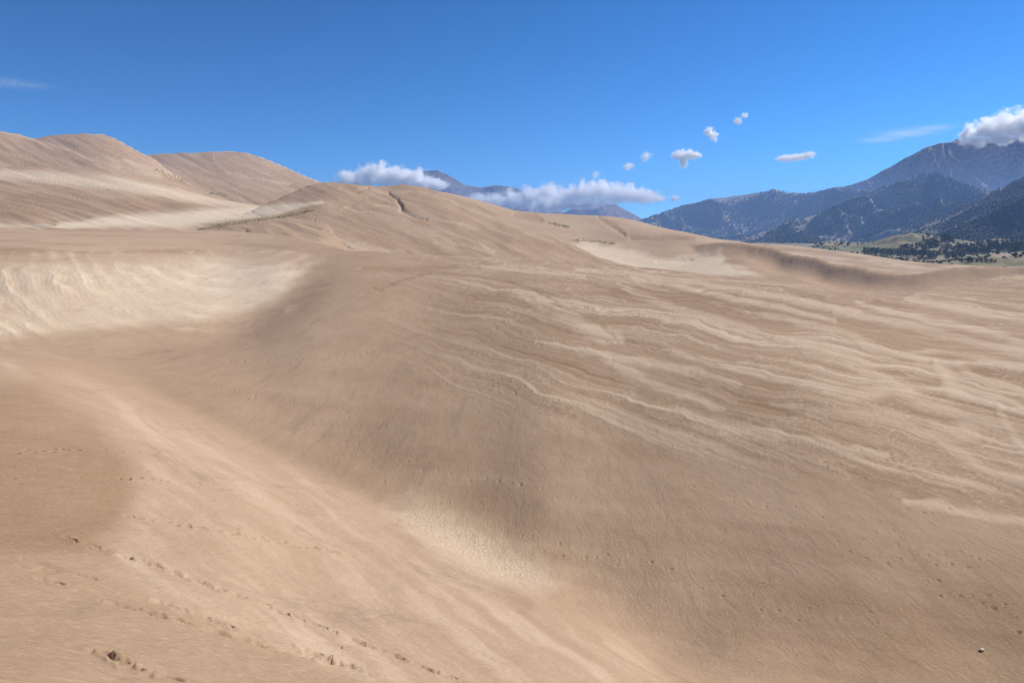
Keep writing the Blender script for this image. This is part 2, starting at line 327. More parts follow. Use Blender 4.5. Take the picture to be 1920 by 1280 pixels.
for i, st in enumerate(DARKS):
    m = stroke(st, Uw, Vw, 1.8) * isF * np.clip(.7 + .8 * s2, .1, 1)
    damp_shade += .5 * m; pale *= 1 - .8 * m; dz -= .05 * m * np.clip(dd / 60, .5, 2)
# crusts: small chips of broken surface
chip = sstep(.55, .8, vnoise(az * 330, LD * 330, 81)) * sstep(.05, .35, W1 + .5 * W4 + .15) * right
pale = np.maximum(pale, chip * .22); dz += chip * .012 * dd / 50

# middle dune
cs = fbm((V - .46 * U + 6 * W1) / 9, (U + V) / 140, 4, 91); cs2 = fbm((V - .40 * U + 3 * W1) / 3.2, (U + V) / 60, 3, 92)
damp_shade = np.where(isC, .46 + .45 * cs + .40 * cs2, damp_shade)
pl2 = stroke([(110,424,5),(220,415,9),(330,412,13),(430,402,11),(520,392,8),(600,379,2)], Uw, V + 2 * W3, 1.2)
pale = np.where(isC, np.clip(.55 * cs2 + .5 * cs - .3, 0, .4), pale)
CL = [[(705,382,1.5),(780,400,3),(840,415,2),(900,428,1.5)],[(640,388,1),(700,398,2.5),(770,418,3),(820,440,5),(850,465,5)],[(735,356,1),(800,362,1.5),(860,385,2),(960,425,2),(1060,462,2)],
      [(530,430,3),(600,445,3),(690,466,3),(760,474,3)],[(900,455,2),(915,465,4),(925,475,3)],[(820,455,2),(880,460,2),(930,480,2)]]
for st in CL:
    m = stroke(st, U + 9 * W3 + 6 * W1, V + 4 * W4, 2.0) * isC * np.clip(.6 + cs2, 0, 1)
    pale = np.maximum(pale, .26 * m); damp_shade -= .3 * m
pale = np.where(isC, np.maximum(pale, .85 * pl2), pale)
tongue = stroke([(560,436,2),(620,452,8),(690,472,9),(760,482,5)], U, V, 1.0) * isC
damp_shade -= .5 * tongue
for st, dep in [([(728,360,1),(745,375,2.2),(755,392,2.4),(780,405,2),(800,410,1)], 1.5), ([(690,372,1),(700,376,2),(722,380,1)], .6), ([(640,352,1),(670,358,2.5),(690,352,1)], 1.2),
                ([(640,395,1),(660,390,3),(690,398,1)], .5)]:
    dz -= dep * stroke(st, U + 3 * W3, V + W4, 1.8) * isC
dz += isC * (.35 * cs + .22 * cs2) + isC * .8 * fbm(X / 25, Y / 25, 3, 93)
# far side of the middle: yellow hollow
eh = [(1075,455),(1100,448),(1150,452),(1180,462),(1240,478),(1300,476),(1355,470),(1365,490),(1400,505),(1440,525),(1200,530),(1100,490)]
me_ = (1 - sstep(-14, 5, poly_dist(eh, U + 22 * W3 + 14 * W1, V + 9 * W4 + 5 * W2))) * (isE | isF & (dd > 235))
es = fbm((V - .15 * U + 8 * W1) / 6, U / 110, 4, 95)
damp_shade = np.where(isE, .30 + .35 * es, damp_shade); pale = np.where(isE, np.clip(.12 + .3 * es, 0, .4), pale)
pale = np.maximum(pale, me_ * (.80 + .2 * es))
for st, dep in [([(1180,447,1),(1240,446,4),(1300,447,.8)], 1.2), ([(1120,407,1),(1150,425,4),(1170,440,2)], .9), ([(965,402,3),(1000,408,5),(1015,412,3)], 1.0), ([(1230,490,1),(1290,486,2),(1350,500,1)], .8)]:
    m = stroke(st, U + 3 * W3, V + W4, 2.0) * isE; dz -= dep * m; damp_shade += .35 * m  # scarps cut in, their shade also painted as browner sand
# right slip-face dune
isR = own == 1
damp_shade = np.where(isR & (dd > 240), .42 + .2 * fbm(az * 30, LD * 60, 3, 97) + .12 * n_mid, damp_shade); pale = np.where(isR & (dd > 240), np.maximum(0, me_ * .8), pale)
foot = np.zeros(T.shape, bool)
# left slopes
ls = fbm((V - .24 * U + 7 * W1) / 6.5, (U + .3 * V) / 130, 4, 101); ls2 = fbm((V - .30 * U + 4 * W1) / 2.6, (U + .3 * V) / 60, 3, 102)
damp_shade = np.where(isD3, .34 + .35 * ls + .40 * ls2, damp_shade)
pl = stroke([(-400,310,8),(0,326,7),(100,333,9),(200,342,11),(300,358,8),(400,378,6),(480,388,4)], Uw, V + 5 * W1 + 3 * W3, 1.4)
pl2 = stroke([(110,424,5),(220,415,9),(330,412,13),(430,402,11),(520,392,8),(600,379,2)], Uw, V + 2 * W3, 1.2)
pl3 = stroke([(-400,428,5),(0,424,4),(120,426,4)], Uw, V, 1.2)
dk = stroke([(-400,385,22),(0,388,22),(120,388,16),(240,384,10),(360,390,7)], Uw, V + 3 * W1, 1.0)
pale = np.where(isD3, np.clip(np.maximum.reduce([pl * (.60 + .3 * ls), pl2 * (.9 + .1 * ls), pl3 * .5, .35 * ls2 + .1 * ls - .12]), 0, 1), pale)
damp_shade = np.where(isD3, damp_shade + .28 * dk - .2 * pl, damp_shade)
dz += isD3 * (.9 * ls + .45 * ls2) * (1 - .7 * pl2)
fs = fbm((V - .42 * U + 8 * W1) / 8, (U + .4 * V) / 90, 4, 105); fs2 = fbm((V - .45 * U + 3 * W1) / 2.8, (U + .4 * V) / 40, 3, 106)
damp_shade = np.where(isD, .36 + .45 * fs + .40 * fs2, damp_shade)
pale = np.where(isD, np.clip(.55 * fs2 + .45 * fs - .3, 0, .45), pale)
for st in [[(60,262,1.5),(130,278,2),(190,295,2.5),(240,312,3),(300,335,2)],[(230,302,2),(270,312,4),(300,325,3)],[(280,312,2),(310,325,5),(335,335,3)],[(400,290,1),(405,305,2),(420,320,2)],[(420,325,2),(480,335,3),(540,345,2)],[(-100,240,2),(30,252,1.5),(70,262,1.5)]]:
    m = stroke(st, U + 10 * W3 + 8 * W1, V + 4 * W4, 2.0) * isD * np.clip(.6 + fs2, 0, 1); pale = np.maximum(pale, .36 * m); damp_shade -= .3 * m
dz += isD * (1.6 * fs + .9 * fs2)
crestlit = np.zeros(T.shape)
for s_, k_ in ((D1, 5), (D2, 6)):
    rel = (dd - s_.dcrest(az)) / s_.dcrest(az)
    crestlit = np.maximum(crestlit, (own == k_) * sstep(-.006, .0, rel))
pale = np.maximum(pale, .5 * crestlit)  # sunlit crest rims painted in with the pale sand colour
damp_shade = np.where(isVD, .45 + .4 * fbm((V - .12 * U) / 4, U / 60, 4, 111), damp_shade); pale = np.where(isVD, np.clip(.15 + .5 * fbm((V - .1 * U) / 3, U / 50, 3, 112), 0, .6), pale)
# general unevenness of the near sand
dz += isF * (.10 * n_big * np.clip(dd / 30, .15, 1.5) + .045 * n_mid * np.clip(dd / 20, .15, 1.2) + .008 * n_sml * np.clip(dd / 15, .3, 1.5))

# ------------------------------------------------------------------ footprints pressed into the sand
lnD0 = None
def hit(u, v, sheets=None):
    """first surface met by the sight line through a photograph pixel: bearing and distance"""
    a, t = px_ray(u, v); j = int(np.argmin(np.abs(AZ - a))); col = T[:, j]
    r = np.where(col >= t)[0]; r = r[DD[r] > 2.0]
    if sheets is not None: r = r[np.isin(own[r, j], sheets)]
    if len(r) == 0: return None
    i = r[0]
    if i > 0 and col[i] > col[i - 1]:
        f = np.clip((t - col[i - 1]) / (col[i] - col[i - 1]), 0, 1); d = DD[i - 1] + f * (DD[i] - DD[i - 1])
    else: d = DD[i]
    return float(a), float(d)
def dent(a, d, head, L=.15, W=.065, depth=.05, rim=.02, seed=0, push=.03):
    L *= .85; W *= .85; depth *= .6; rim *= .55; push *= .6; head += random.gauss(0, .3)
    R_ = L * 2.6
    j0, j1 = np.searchsorted(AZ, [a - R_ / d, a + R_ / d]); i0, i1 = np.searchsorted(DD, [d - R_, d + R_])
    j0 -= 1; i0 -= 1; j1 += 1; i1 += 1
    if i0 < 0 or j0 < 0: return
    x = X[i0:i1, j0:j1] - d * math.sin(a); y = Y[i0:i1, j0:j1] - d * math.cos(a)
    c, s_ = math.cos(head), math.sin(head); p = x * c + y * s_; r = -x * s_ + y * c
    n = vnoise(x * 14 + 50 + seed, y * 14 + 20 + seed, 3) - .5
    e = np.hypot(p / L, r / W) * (1 + .5 * n)
    e2 = np.hypot((p - L * 1.35) / (L * .7), r / (W * 1.2))
    dz[i0:i1, j0:j1] += -depth * np.exp(-e ** 4) + rim * np.exp(-((e - 1.3) / .35) ** 2) * (1 + 1.4 * n) + push * np.exp(-e2 ** 2)
    k = np.exp(-e ** 4)
    damp_shade[i0:i1, j0:j1] += .15 * k  # inside of the print a little browner
rs = random.Random(3)
def print_at(u, v, du, dv, **kw):
    h0 = hit(u, v, (0, 1)); h1 = hit(u + du, v + dv, (0, 1))
    if not h0 or not h1: return
    hd = math.atan2(h1[1] * math.cos(h1[0]) - h0[1] * math.cos(h0[0]), h1[1] * math.sin(h1[0]) - h0[1] * math.sin(h0[0]))
    dent(h0[0], h0[1], hd, seed=rs.random() * 90, **kw)
A_ = [(130,1010),(170,1020),(205,1033),(270,1050),(310,1067),(365,1086),(415,1105),(470,1122),(530,1150),(595,1170),(655,1195),(715,1217),(790,1248),(850,1268)]
A_ = [q_ for k in range(len(A_) - 1) for q_ in (A_[k], (A_[k][0] * .55 + A_[k + 1][0] * .45, A_[k][1] * .55 + A_[k + 1][1] * .45 + 2))] + A_[-1:]
for k, (u, v) in enumerate(A_):
    print_at(u, v, 12, 5, L=.26 + .06 * rs.random(), W=.10, depth=.10, rim=.03, push=.06)
B_ = [(75,1068),(97,1092),(235,1137),(315,1132),(293,1154),(343,1165),(385,1160),(412,1184),(470,1198),(415,1170),(545,1222),(585,1222),(628,1238),(648,1246)]
for u, v in B_: print_at(u, v, 12, 4, L=.22 + .06 * rs.random(), W=.10, depth=.115, rim=.035, push=.05)
for u, v, L in [(190,1224,.10),(212,1234,.13),(232,1243,.15),(245,1254,.09),(310,1271,.10),(322,1276,.07)]:
    print_at(u, v, 12, 6, L=L * 1.2, W=.085, depth=.06, rim=.035, push=.03)
def trail(pts, gap, spread=2.5, L=.14, W=.06, depth=.05, rim=.018, push=.02, skip=.05):
    p = np.array(pts, float); seg = np.hypot(*np.diff(p, axis=0).T); cum = np.concatenate([[0], np.cumsum(seg)]); s_ = 0; k = 0
    while s_ < cum[-1]:
        u = np.interp(s_, cum, p[:, 0]); v = np.interp(s_, cum, p[:, 1]); i = min(np.searchsorted(cum, s_, side='right') - 1, len(seg) - 1)
        du, dv = (p[i + 1] - p[i]) / seg[i] * 8
        k += 1; s_ += gap * rs.uniform(.75, 1.25)
        if rs.random() < skip: continue
        sc = rs.uniform(.8, 1.25)
        print_at(u + rs.gauss(0, gap * .22), v + (spread if k % 2 else -spread) * .5 + rs.gauss(0, .7 + spread * .35), du, dv, L=L * sc, W=W * sc, depth=depth * sc, rim=rim, push=push)
trail([(240,965),(420,995),(540,1018),(670,1042)], 15, 1.5, L=.17, W=.08, depth=.11, rim=.035)
trail([(225,893),(370,906),(480,930),(610,957)], 14, 2.5, L=.18, W=.09, depth=.12, rim=.04)
trail([(30,845),(180,838),(300,850),(420,870),(520,905),(650,926)], 14, 2.5, L=.18, W=.09, depth=.12, rim=.04)
trail([(270,880),(330,888),(400,905)], 12, 4)
trail([(370,672),(600,664),(800,655),(1000,648),(1190,640)], 11, 1.5, L=.22, W=.13, depth=.13, rim=.05)
trail([(430,676),(560,673),(720,668)], 13, 1.5, L=.20, W=.13, depth=.12, rim=.05)
trail([(340,655),(370,680),(400,695),(412,725),(450,738),(480,748)], 9, 9, L=.2, W=.12, depth=.13, rim=.05)
trail([(480,745),(580,752),(650,775),(700,800)], 15, 8, L=.18, W=.11, depth=.1)
trail([(600,790),(680,838),(720,850),(795,876),(870,893),(910,900),(990,910),(1040,918)], 24, 6, L=.17, W=.10, depth=.11)
trail([(640,840),(700,870),(740,895)], 9, 14, L=.12, W=.09, depth=.08)
trail([(780,730),(880,722),(1010,735),(1060,745),(1180,740)], 14, 9, L=.18, W=.11, depth=.1)
trail([(820,940),(890,970),(975,1000),(1030,1030),(1130,1050),(1250,1060)], 26, 14, L=.13, W=.08, depth=.08)
trail([(1640,858),(1690,858),(1720,870)], 6, 14, L=.12, W=.08, depth=.09, rim=.04)
trail([(1480,852),(1560,845),(1640,850),(1780,830)], 18, 12, L=.14, W=.08, depth=.09, rim=.04)
trail([(1540,870),(1580,890),(1630,905),(1660,918),(1690,948),(1780,960)], 18, 10, L=.14, W=.09, depth=.10, rim=.045)
trail([(1640,985),(1690,1005),(1720,1030),(1740,1050),(1790,1045),(1860,1045)], 12, 14, L=.12, W=.075, depth=.08, rim=.035)
trail([(1560,1020),(1660,1050),(1740,1080),(1770,1110),(1830,1115),(1880,1130),(1915,1175)], 17, 12, L=.12, W=.075, depth=.08, rim=.035)
trail([(1250,890),(1340,925),(1410,950),(1500,965),(1560,990)], 26, 12, L=.12, W=.08, depth=.07)
trail([(1300,1090),(1370,1110),(1450,1140),(1560,1150),(1680,1160)], 34, 16, L=.10, W=.07, depth=.06)
trail([(1445,1210),(1470,1215),(1500,1224)], 6, 2, L=.09, W=.03, depth=.035)
trail([(30,870),(10,890),(40,905)], 12, 8); trail([(95,800),(105,830),(90,845)], 9, 6)
for k in range(110):
    u, v = rs.uniform(350, 1900), rs.uniform(660, 1180)
    if v > 860 + .28 * (u - 560) and u < 1100: continue
    print_at(u, v, rs.uniform(-8, 8), rs.uniform(-4, 4), L=rs.uniform(.05, .13), W=rs.uniform(.04, .08), depth=rs.uniform(.03, .08), rim=.03, push=.02)
for k in range(420):   # broken crust on the streaky slope
    u = rs.uniform(1200, 1910); v = 640 + (u - 1200) * .12 + rs.random() ** 1.3 * 190
    print_at(u, v, 9, 2.5, L=rs.uniform(.08, .30), W=rs.uniform(.05, .10), depth=rs.uniform(.02, .06), rim=.04, push=.0)
# many prints crossing the slip face of the right-hand dune
for k in range(130):
    u = rs.gauss(1500, 26); v = 486 + (u - 1490) * .12 + rs.gauss(0, 4)
    print_at(u, v, 6, 2, L=.32, W=.24, depth=.28, rim=.10, push=.04)
for k in range(60):
    u = rs.uniform(1380, 1420); print_at(u, 484 + rs.gauss(0, 2.5), 6, 1, L=.3, W=.25, depth=.16, rim=.06, push=.03)
# grooves dragged down the near slope
def groove(pts, depth, sheets=isF):
    global dz
    m = stroke(pts, U + 1.2 * W3, V + .8 * W4, 1.0) * sheets; dz -= depth * m
groove([(40,1048,1.5),(80,1058,2.5),(130,1072,2),(180,1085,1)], .06); groove([(130,1100,1),(210,1112,2.5),(300,1128,3),(380,1148,2.5),(470,1168,3),(560,1190,2.5),(640,1212,1.5)], .055)
groove([(300,1150,1),(380,1175,2.5),(470,1200,4),(560,1222,4),(640,1245,2)], .06); groove([(190,883,1),(280,908,1.6),(380,925,1.8),(480,958,1.6),(560,984,1)], .035)
groove([(120,875,1),(160,886,1.2)], .03); groove([(200,770,.8),(280,835,1.4),(330,870,1)], .03); groove([(330,803,.8),(430,835,1.3),(560,872,1)], .03)
groove([(440,1170,1),(560,1195,2),(660,1205,3),(740,1215,1)], .02); groove([(560,1150,1),(680,1158,3),(740,1145,1)], .02)
damp_shade = np.clip(damp_shade, 0, 1); pale = np.clip(pale, 0, 1)
Z = Z + dz
# ------------------------------------------------------------------ mesh helpers
def mesh_from_grid(name, co, quads, attrs=None):
    me = bpy.data.meshes.new(name)
    me.vertices.add(len(co)); me.vertices.foreach_set("co", co.astype(np.float32).ravel())
    n = len(quads); k = quads.shape[1]
    me.loops.add(n * k); me.loops.foreach_set("vertex_index", quads.astype(np.int32).ravel())
    me.polygons.add(n); me.polygons.foreach_set("loop_start", np.arange(0, n * k, k, dtype=np.int32))
    me.polygons.foreach_set("use_smooth", np.ones(n, dtype=bool))
    for key, val in (attrs or {}).items():
        a = me.attributes.new(key, 'FLOAT', 'POINT'); a.data.foreach_set("value", val.astype(np.float32).ravel())
    me.update(calc_edges=True); me.validate()
    return me
def link(name, me, mat=None, kind=None, label=None, cat=None, group=None, parent=None):
    o = bpy.data.objects.new(name, me); scene.collection.objects.link(o)
    if mat: me.materials.append(mat)
    if kind: o["kind"] = kind
    if label: o["label"] = label
    if cat: o["category"] = cat
    if group: o["group"] = group
    if parent: o.parent = parent
    return o

class Nodes:
    """short hand for building a material's node tree"""
    def __init__(self, name):
        self.m = bpy.data.materials.new(name); self.m.use_nodes = True; self.t = self.m.node_tree; self.n = self.t.nodes
        self.b = self.n["Principled BSDF"]; self.out = self.n["Material Output"]
        self.b.inputs['Roughness'].default_value = .95; self.b.inputs['Specular IOR Level'].default_value = .1
    def new(self, typ, **kw):
        o = self.n.new(typ)
        for k, v in kw.items(): setattr(o, k, v)
        return o
    def put(self, sock, val):
        if isinstance(val, bpy.types.NodeSocket): self.t.links.new(val, sock)
        else: sock.default_value = val
    def attr(self, k): return self.new("ShaderNodeAttribute", attribute_name=k).outputs['Fac']
    def pos(self): return self.new("ShaderNodeNewGeometry").outputs['Position']
    def noise(self, scale, detail=4, rough=.5, vec=None, dist=0):
        o = self.new("ShaderNodeTexNoise"); o.inputs['Scale'].default_value = scale; o.inputs['Detail'].default_value = detail
        o.inputs['Roughness'].default_value = rough; o.inputs['Distortion'].default_value = dist
        self.put(o.inputs['Vector'], vec or self.pos()); return o.outputs['Fac']
    def math(self, op, a, b=0.0, c=None, clamp=False):
        o = self.new("ShaderNodeMath", operation=op, use_clamp=clamp); self.put(o.inputs[0], a); self.put(o.inputs[1], b)
        if c is not None: self.put(o.inputs[2], c)
        return o.outputs[0]
    def mix(self, f, a, b, mode='MIX'):
        o = self.new("ShaderNodeMix", data_type='RGBA', blend_type=mode); self.put(o.inputs[0], f)
        for k, v in ((6, a), (7, b)): self.put(o.inputs[k], v if isinstance(v, bpy.types.NodeSocket) else (*v, 1))
        return o.outputs[2]
    def remap(self, x, a, b, c=0.0, d=1.0):
        o = self.new("ShaderNodeMapRange", interpolation_type='SMOOTHSTEP'); self.put(o.inputs[0], x)
        for k, v in zip((1, 2, 3, 4), (a, b, c, d)): o.inputs[k].default_value = v
        return o.outputs[0]
    def bump(self, h, strength, dist):
        o = self.new("ShaderNodeBump"); o.inputs['Strength'].default_value = strength; o.inputs['Distance'].default_value = dist
        self.put(o.inputs['Height'], h); self.t.links.new(o.outputs[0], self.b.inputs['Normal'])
def sand_material():
    N = Nodes("sand"); p = N.pos()
    def wind(ang, sx, sy):                                     # coordinates drawn out along the wind
        m = N.new("ShaderNodeMapping"); N.put(m.inputs['Vector'], p); m.inputs['Rotation'].default_value = (0, 0, ang); m.inputs['Scale'].default_value = (sx, sy, sx); return m.outputs[0]
    f1 = N.noise(.8, 12, .68, wind(1.05, 1, .28), .4); f2 = N.noise(.30, 10, .62); g = N.noise(9, 8, .75); f3 = N.noise(.05, 10, .7, wind(.75, 1, .22), .6)
    d = N.math('ADD', N.attr("damp_shade"), N.math('MULTIPLY', N.math('SUBTRACT', f2, .5), .30))
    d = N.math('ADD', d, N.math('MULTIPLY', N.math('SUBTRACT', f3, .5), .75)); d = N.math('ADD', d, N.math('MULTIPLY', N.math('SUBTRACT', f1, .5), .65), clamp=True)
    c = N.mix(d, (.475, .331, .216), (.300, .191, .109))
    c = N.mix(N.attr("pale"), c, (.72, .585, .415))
    c = N.mix(N.remap(g, .50, .70, 0, .34), c, (.17, .105, .06))
    mg = N.noise(.45, 12, .74, wind(.95, 1, .16), .8); c = N.mix(N.remap(mg, .53, .72, 0, .42), c, (.20, .145, .105))
    c = N.mix(N.remap(g, .30, .48, .30, 0), c, (.70, .55, .38))
    N.put(N.b.inputs['Base Color'], c)
    h = N.math('ADD', N.math('MULTIPLY', N.noise(1.6, 12, .70, wind(1.05, 1, .35), .5), .8), N.math('MULTIPLY', g, .10))
    N.bump(h, .7, .12)
    return N.m
SAND = sand_material()

nr, nc = T.shape
idx = np.arange(nr * nc).reshape(nr, nc)
quads = np.stack([idx[:-1, :-1], idx[:-1, 1:], idx[1:, 1:], idx[1:, :-1]], -1).reshape(-1, 4)
fo = own[:-1, :-1].ravel()
groups = {'near': (0, 1, -1), 'mid': (2, 3), 'left': (4,), 'far': (5,), 'far2': (6,), 'right': (7,)}
co = np.stack([X, Y, Z], -1).reshape(-1, 3)
LBL = {'near': 'broad foreground sand slope with a hollow and wind-blown streaks', 'mid': 'tall streaky sand dune in the middle distance',
       'left': 'pale sand slope below the high dunes on the left', 'far': 'highest far dune with a pale crest on the left',
       'far2': 'far rounded dune right of the highest dune', 'right': 'low flat sand rise in front of the valley trees'}
for g, ids in groups.items():
    q = quads[np.isin(fo, ids)]
    used = np.unique(q); remap = np.zeros(nr * nc, np.int64); remap[used] = np.arange(len(used))
    me = mesh_from_grid("sand_dune", co[used], remap[q], {"damp_shade": damp_shade.ravel()[used], "pale": pale.ravel()[used]})
    link("sand_dune", me, SAND, 'structure', LBL[g])

# ------------------------------------------------------------------ valley floor
def world_xyz(a, d, z): return np.stack([d * np.sin(a), d * np.cos(a), z + 0 * a], -1)
va = np.linspace(azu(1080), math.radians(62), 420); vd = np.concatenate([np.geomspace(400, 1700, 260), np.geomspace(1710, 5600, 60)])
vA, vD = np.meshgrid(va, vd); vX, vY = vD * np.sin(vA), vD * np.cos(vA)
def valley_z(x, y):
    z = -30 + 2.2 * fbm(x / 180, y / 180, 4, 201) + .9 * fbm(x / 40, y / 40, 3, 202)
    for u, d, h, ru, rd in ((1712, 1250, 17, 60, 110), (1745, 1230, 9, 60, 80), (1650, 1300, 9, 90, 120), (1545, 1400, 12, 26, 80), (1600, 1420, 11, 40, 90), (1850, 1350, 10, 90, 120), (1930, 1300, 15, 70, 120), (1880, 760, 6, 90, 70), (1990, 760, 8, 120, 80)):
        a = azu(u); cx, cyy = d * math.sin(a), d * math.cos(a); c, s_ = math.cos(a), math.sin(a)
        p = ((x - cx) * c - (y - cyy) * s_) / (ru / 1280 * d); q = ((x - cx) * s_ + (y - cyy) * c) / rd
        z = z + h * np.exp(-(p * p + q * q)) * (1 + .25 * fbm(x / 30, y / 30, 3, 203))
    return z
vZ = valley_z(vX, vY)
vU, vV = to_px(vA, vZ / vD)
sandy = np.maximum(sstep(540, 430, vD), np.maximum(1 - sstep(-.2, 1, np.hypot((vU - 1890) / 75, (vV - 478) / 9)), .8 * (1 - sstep(-.2, 1, np.hypot((vU - 1545) / 50, (vV - 458) / 5)))))
grass_ = np.clip(.5 + .9 * fbm(vX / 60, vY / 90, 4, 205), 0, 1)
def grid_faces(r, c):
    k = np.arange(r * c).reshape(r, c)
    return np.stack([k[:-1, :-1], k[:-1, 1:], k[1:, 1:], k[1:, :-1]], -1).reshape(-1, 4)
def valley_material():
    N = Nodes("valley_turf")
    c = N.mix(N.attr("grass"), (.30, .235, .15), (.155, .175, .065))
    c = N.mix(N.remap(N.noise(.05, 5, .65), .45, .62), c, (.34, .28, .17))
    c = N.mix(N.remap(N.noise(.12, 4, .6), .55, .68), c, (.085, .105, .05))
    c = N.mix(N.attr("sandy"), c, (.46, .33, .24))
    N.put(N.b.inputs['Base Color'], c); N.bump(N.noise(.3, 5, .6), .6, 1.5); return N.m
link("valley_floor", mesh_from_grid("valley_floor", np.stack([vX, vY, vZ], -1).reshape(-1, 3), grid_faces(*vA.shape), {"grass": grass_, "sandy": np.clip(sandy, 0, 1)}), valley_material(), 'structure', 'flat grassy valley floor with sandy banks below the mountains')

# ------------------------------------------------------------------ mountains
def mountain_material(name, soil, scrub, rock, rock_amt=.62, sc=1.0):
    N = Nodes(name)
    c = N.mix(N.remap(N.noise(.012 * sc, 6, .65), .42, .60), soil, scrub)
    c = N.mix(N.remap(N.noise(.035 * sc, 5, .7), rock_amt, rock_amt + .1), c, rock)
    c = N.mix(N.remap(N.noise(.006 * sc, 4, .6), .45, .7, 0, .5), c, scrub)
    N.put(N.b.inputs['Base Color'], c); N.bump(N.noise(.03 * sc, 6, .7), .8, 14 / sc); return N.m
MOUNT = {}
def mountain(key, crest, dc, dn, base, amp, L, seed, nc, nr_, mat, label, jit=1.0, power=1.1):
    c = np.array(crest, float); ca, ct = px_ray(c[:, 0], c[:, 1]); A = np.linspace(ca[0], ca[-1], nc)
    t = np.interp(A, ca, ct); w = fbm(A * 9, A * 0 + seed * .7, 2, seed + 3)
    t = t + jit * .0011 * fbm(A * 120, A * 0 + seed, 5, seed, .6)
    D = dc * (1 + .05 * w); S = np.concatenate([np.linspace(0, 1, nr_), 1 + np.linspace(.01, .35, 14)])
    a, s_ = np.meshgrid(A, S); d = dn + s_ * (D[None] - dn); zc = (t * D)[None]
    x, y = d * np.sin(a), d * np.cos(a)
    prof = np.where(s_ <= 1, s_ ** power, 1 - (s_ - 1) * 2.2); h = np.maximum(zc - base, 0)
    wx = fbm(x / (L * 1.5), y / (L * 1.5), 3, seed + 5) * L * .4
    r = ridged((x + wx) / L, (y - wx) / L, 5, seed + 9) - .42
    env = np.where(s_ <= 1, np.clip(4 * s_ * (1.02 - s_), 0, 1), 0)
    z = base + (zc - base) * prof + amp * h * r * env
    zmax = (t * .998)[None] * d                                # spurs stay below the skyline
    z = np.where((s_ < 1), np.minimum(z, zmax - .004 * d * (1 - s_)), z)
    MOUNT[key] = (a, d, x, y, z, s_)
    return link("mountain", mesh_from_grid("mountain", np.stack([x, y, z], -1).reshape(-1, 3), grid_faces(*a.shape)), mat, 'structure', label)
MAT_A = mountain_material("foothill_ground", (.36, .29, .22), (.10, .10, .06), (.36, .27, .22), .60, 1.6)
MAT_B = mountain_material("ridge_ground", (.36, .30, .23), (.13, .13, .085), (.50, .40, .33), .62, 1.0)
MAT_C = mountain_material("summit_ground", (.34, .23, .19), (.14, .105, .10), (.30, .22, .20), .60, 2.2)
MAT_D = mountain_material("far_summit_ground", (.23, .19, .17), (.07, .075, .07), (.40, .34, .30), .56, 1.6)
mountain('A', [(1560,500),(1600,474),(1650,452),(1690,436),(1740,416),(1770,405),(1800,391),(1830,378),(1860,361),(1890,348),(1920,334),(2050,285),(2250,270)], 2600, 1500, -34, .75, 420, 301, 420, 150, MAT_A, 'near dark wooded foothill at the right edge')
mountain('B', [(1330,470),(1380,455),(1420,437),(1450,428),(1480,412),(1510,408),(1540,398),(1570,384),(1600,372),(1630,366),(1660,350),(1690,338),(1720,328),(1755,324),(1780,332),(1800,342),(1850,357),(1950,382),(2100,420)], 4000, 2500, -34, 1.2, 430, 311, 520, 170, MAT_B, 'wooded spur in front of the high right mountain')
mountain('E', [(1120,455),(1160,432),(1205,411),(1250,396),(1275,388),(1300,382),(1335,374),(1370,370),(1400,366),(1430,361),(1455,357),(1478,364),(1500,365),(1530,360),(1562,353),(1600,356),(1700,370),(1800,400)], 5600, 3700, -34, 1.2, 560, 321, 460, 150, MAT_B, 'long wooded ridge rising from the centre to the right')
mountain('S', [(1400,430),(1480,385),(1520,366),(1562,353),(1600,345),(1625,337),(1650,324),(1675,312),(1700,298),(1720,287),(1740,275),(1762,267),(1800,265),(1860,262),(1920,256),(2060,250)], 9700, 8350, -34, 1.0, 620, 331, 420, 150, MAT_C, 'high purple-brown mountain with its top in cloud', .7, .8)
mountain('P', [(640,420),(700,385),(750,352),(775,330),(792,321),(820,319),(838,326),(852,335),(870,346),(885,350),(905,351),(930,348),(948,349),(965,352),(990,362),(1020,378),(1060,400)], 11500, 9900, -34, .5, 1300, 341, 320, 110, MAT_D, 'distant grey summit behind the middle dune', .8, .8)
mountain('Q', [(1010,430),(1040,408),(1058,398),(1080,388),(1095,384),(1110,381),(1135,380),(1155,383),(1180,397),(1205,411),(1260,436)], 10200, 9600, -34, .5, 900, 351, 240, 100, MAT_C, 'distant blue peak under a long cloud', .8, .8)

# woods on the slopes: thousands of small conifers nobody could count, one mass for each slope
def woods_mesh(px, py, pz, w, h):
    n = len(px); k = 5; rot = rng.random(n) * 6.3
    ang = rot[:, None] + np.arange(k)[None] * 2 * math.pi / k
    rad = w[:, None] * .5 * rng.uniform(.75, 1.25, (n, k))
    ring = np.stack([px[:, None] + rad * np.cos(ang), py[:, None] + rad * np.sin(ang), (pz + h * .30)[:, None] + h[:, None] * rng.uniform(-.12, .12, (n, k))], -1)
    top = np.stack([px + rng.normal(0, .1, n) * w, py + rng.normal(0, .1, n) * w, pz + h], -1)[:, None]; bot = np.stack([px, py, pz - .5], -1)[:, None]
    co_ = np.concatenate([ring, top, bot], 1).reshape(-1, 3); o = np.arange(n)[:, None] * (k + 2)
    tri = []
    for j in range(k):
        tri += [np.stack([o[:, 0] + j, o[:, 0] + (j + 1) % k, o[:, 0] + k], -1), np.stack([o[:, 0] + (j + 1) % k, o[:, 0] + j, o[:, 0] + k + 1], -1)]
    tri = np.concatenate(tri, 0); tint = np.repeat(rng.random(n), k + 2)
    me = mesh_from_grid("conifer_woods", co_, tri, {"tint": tint}); return me
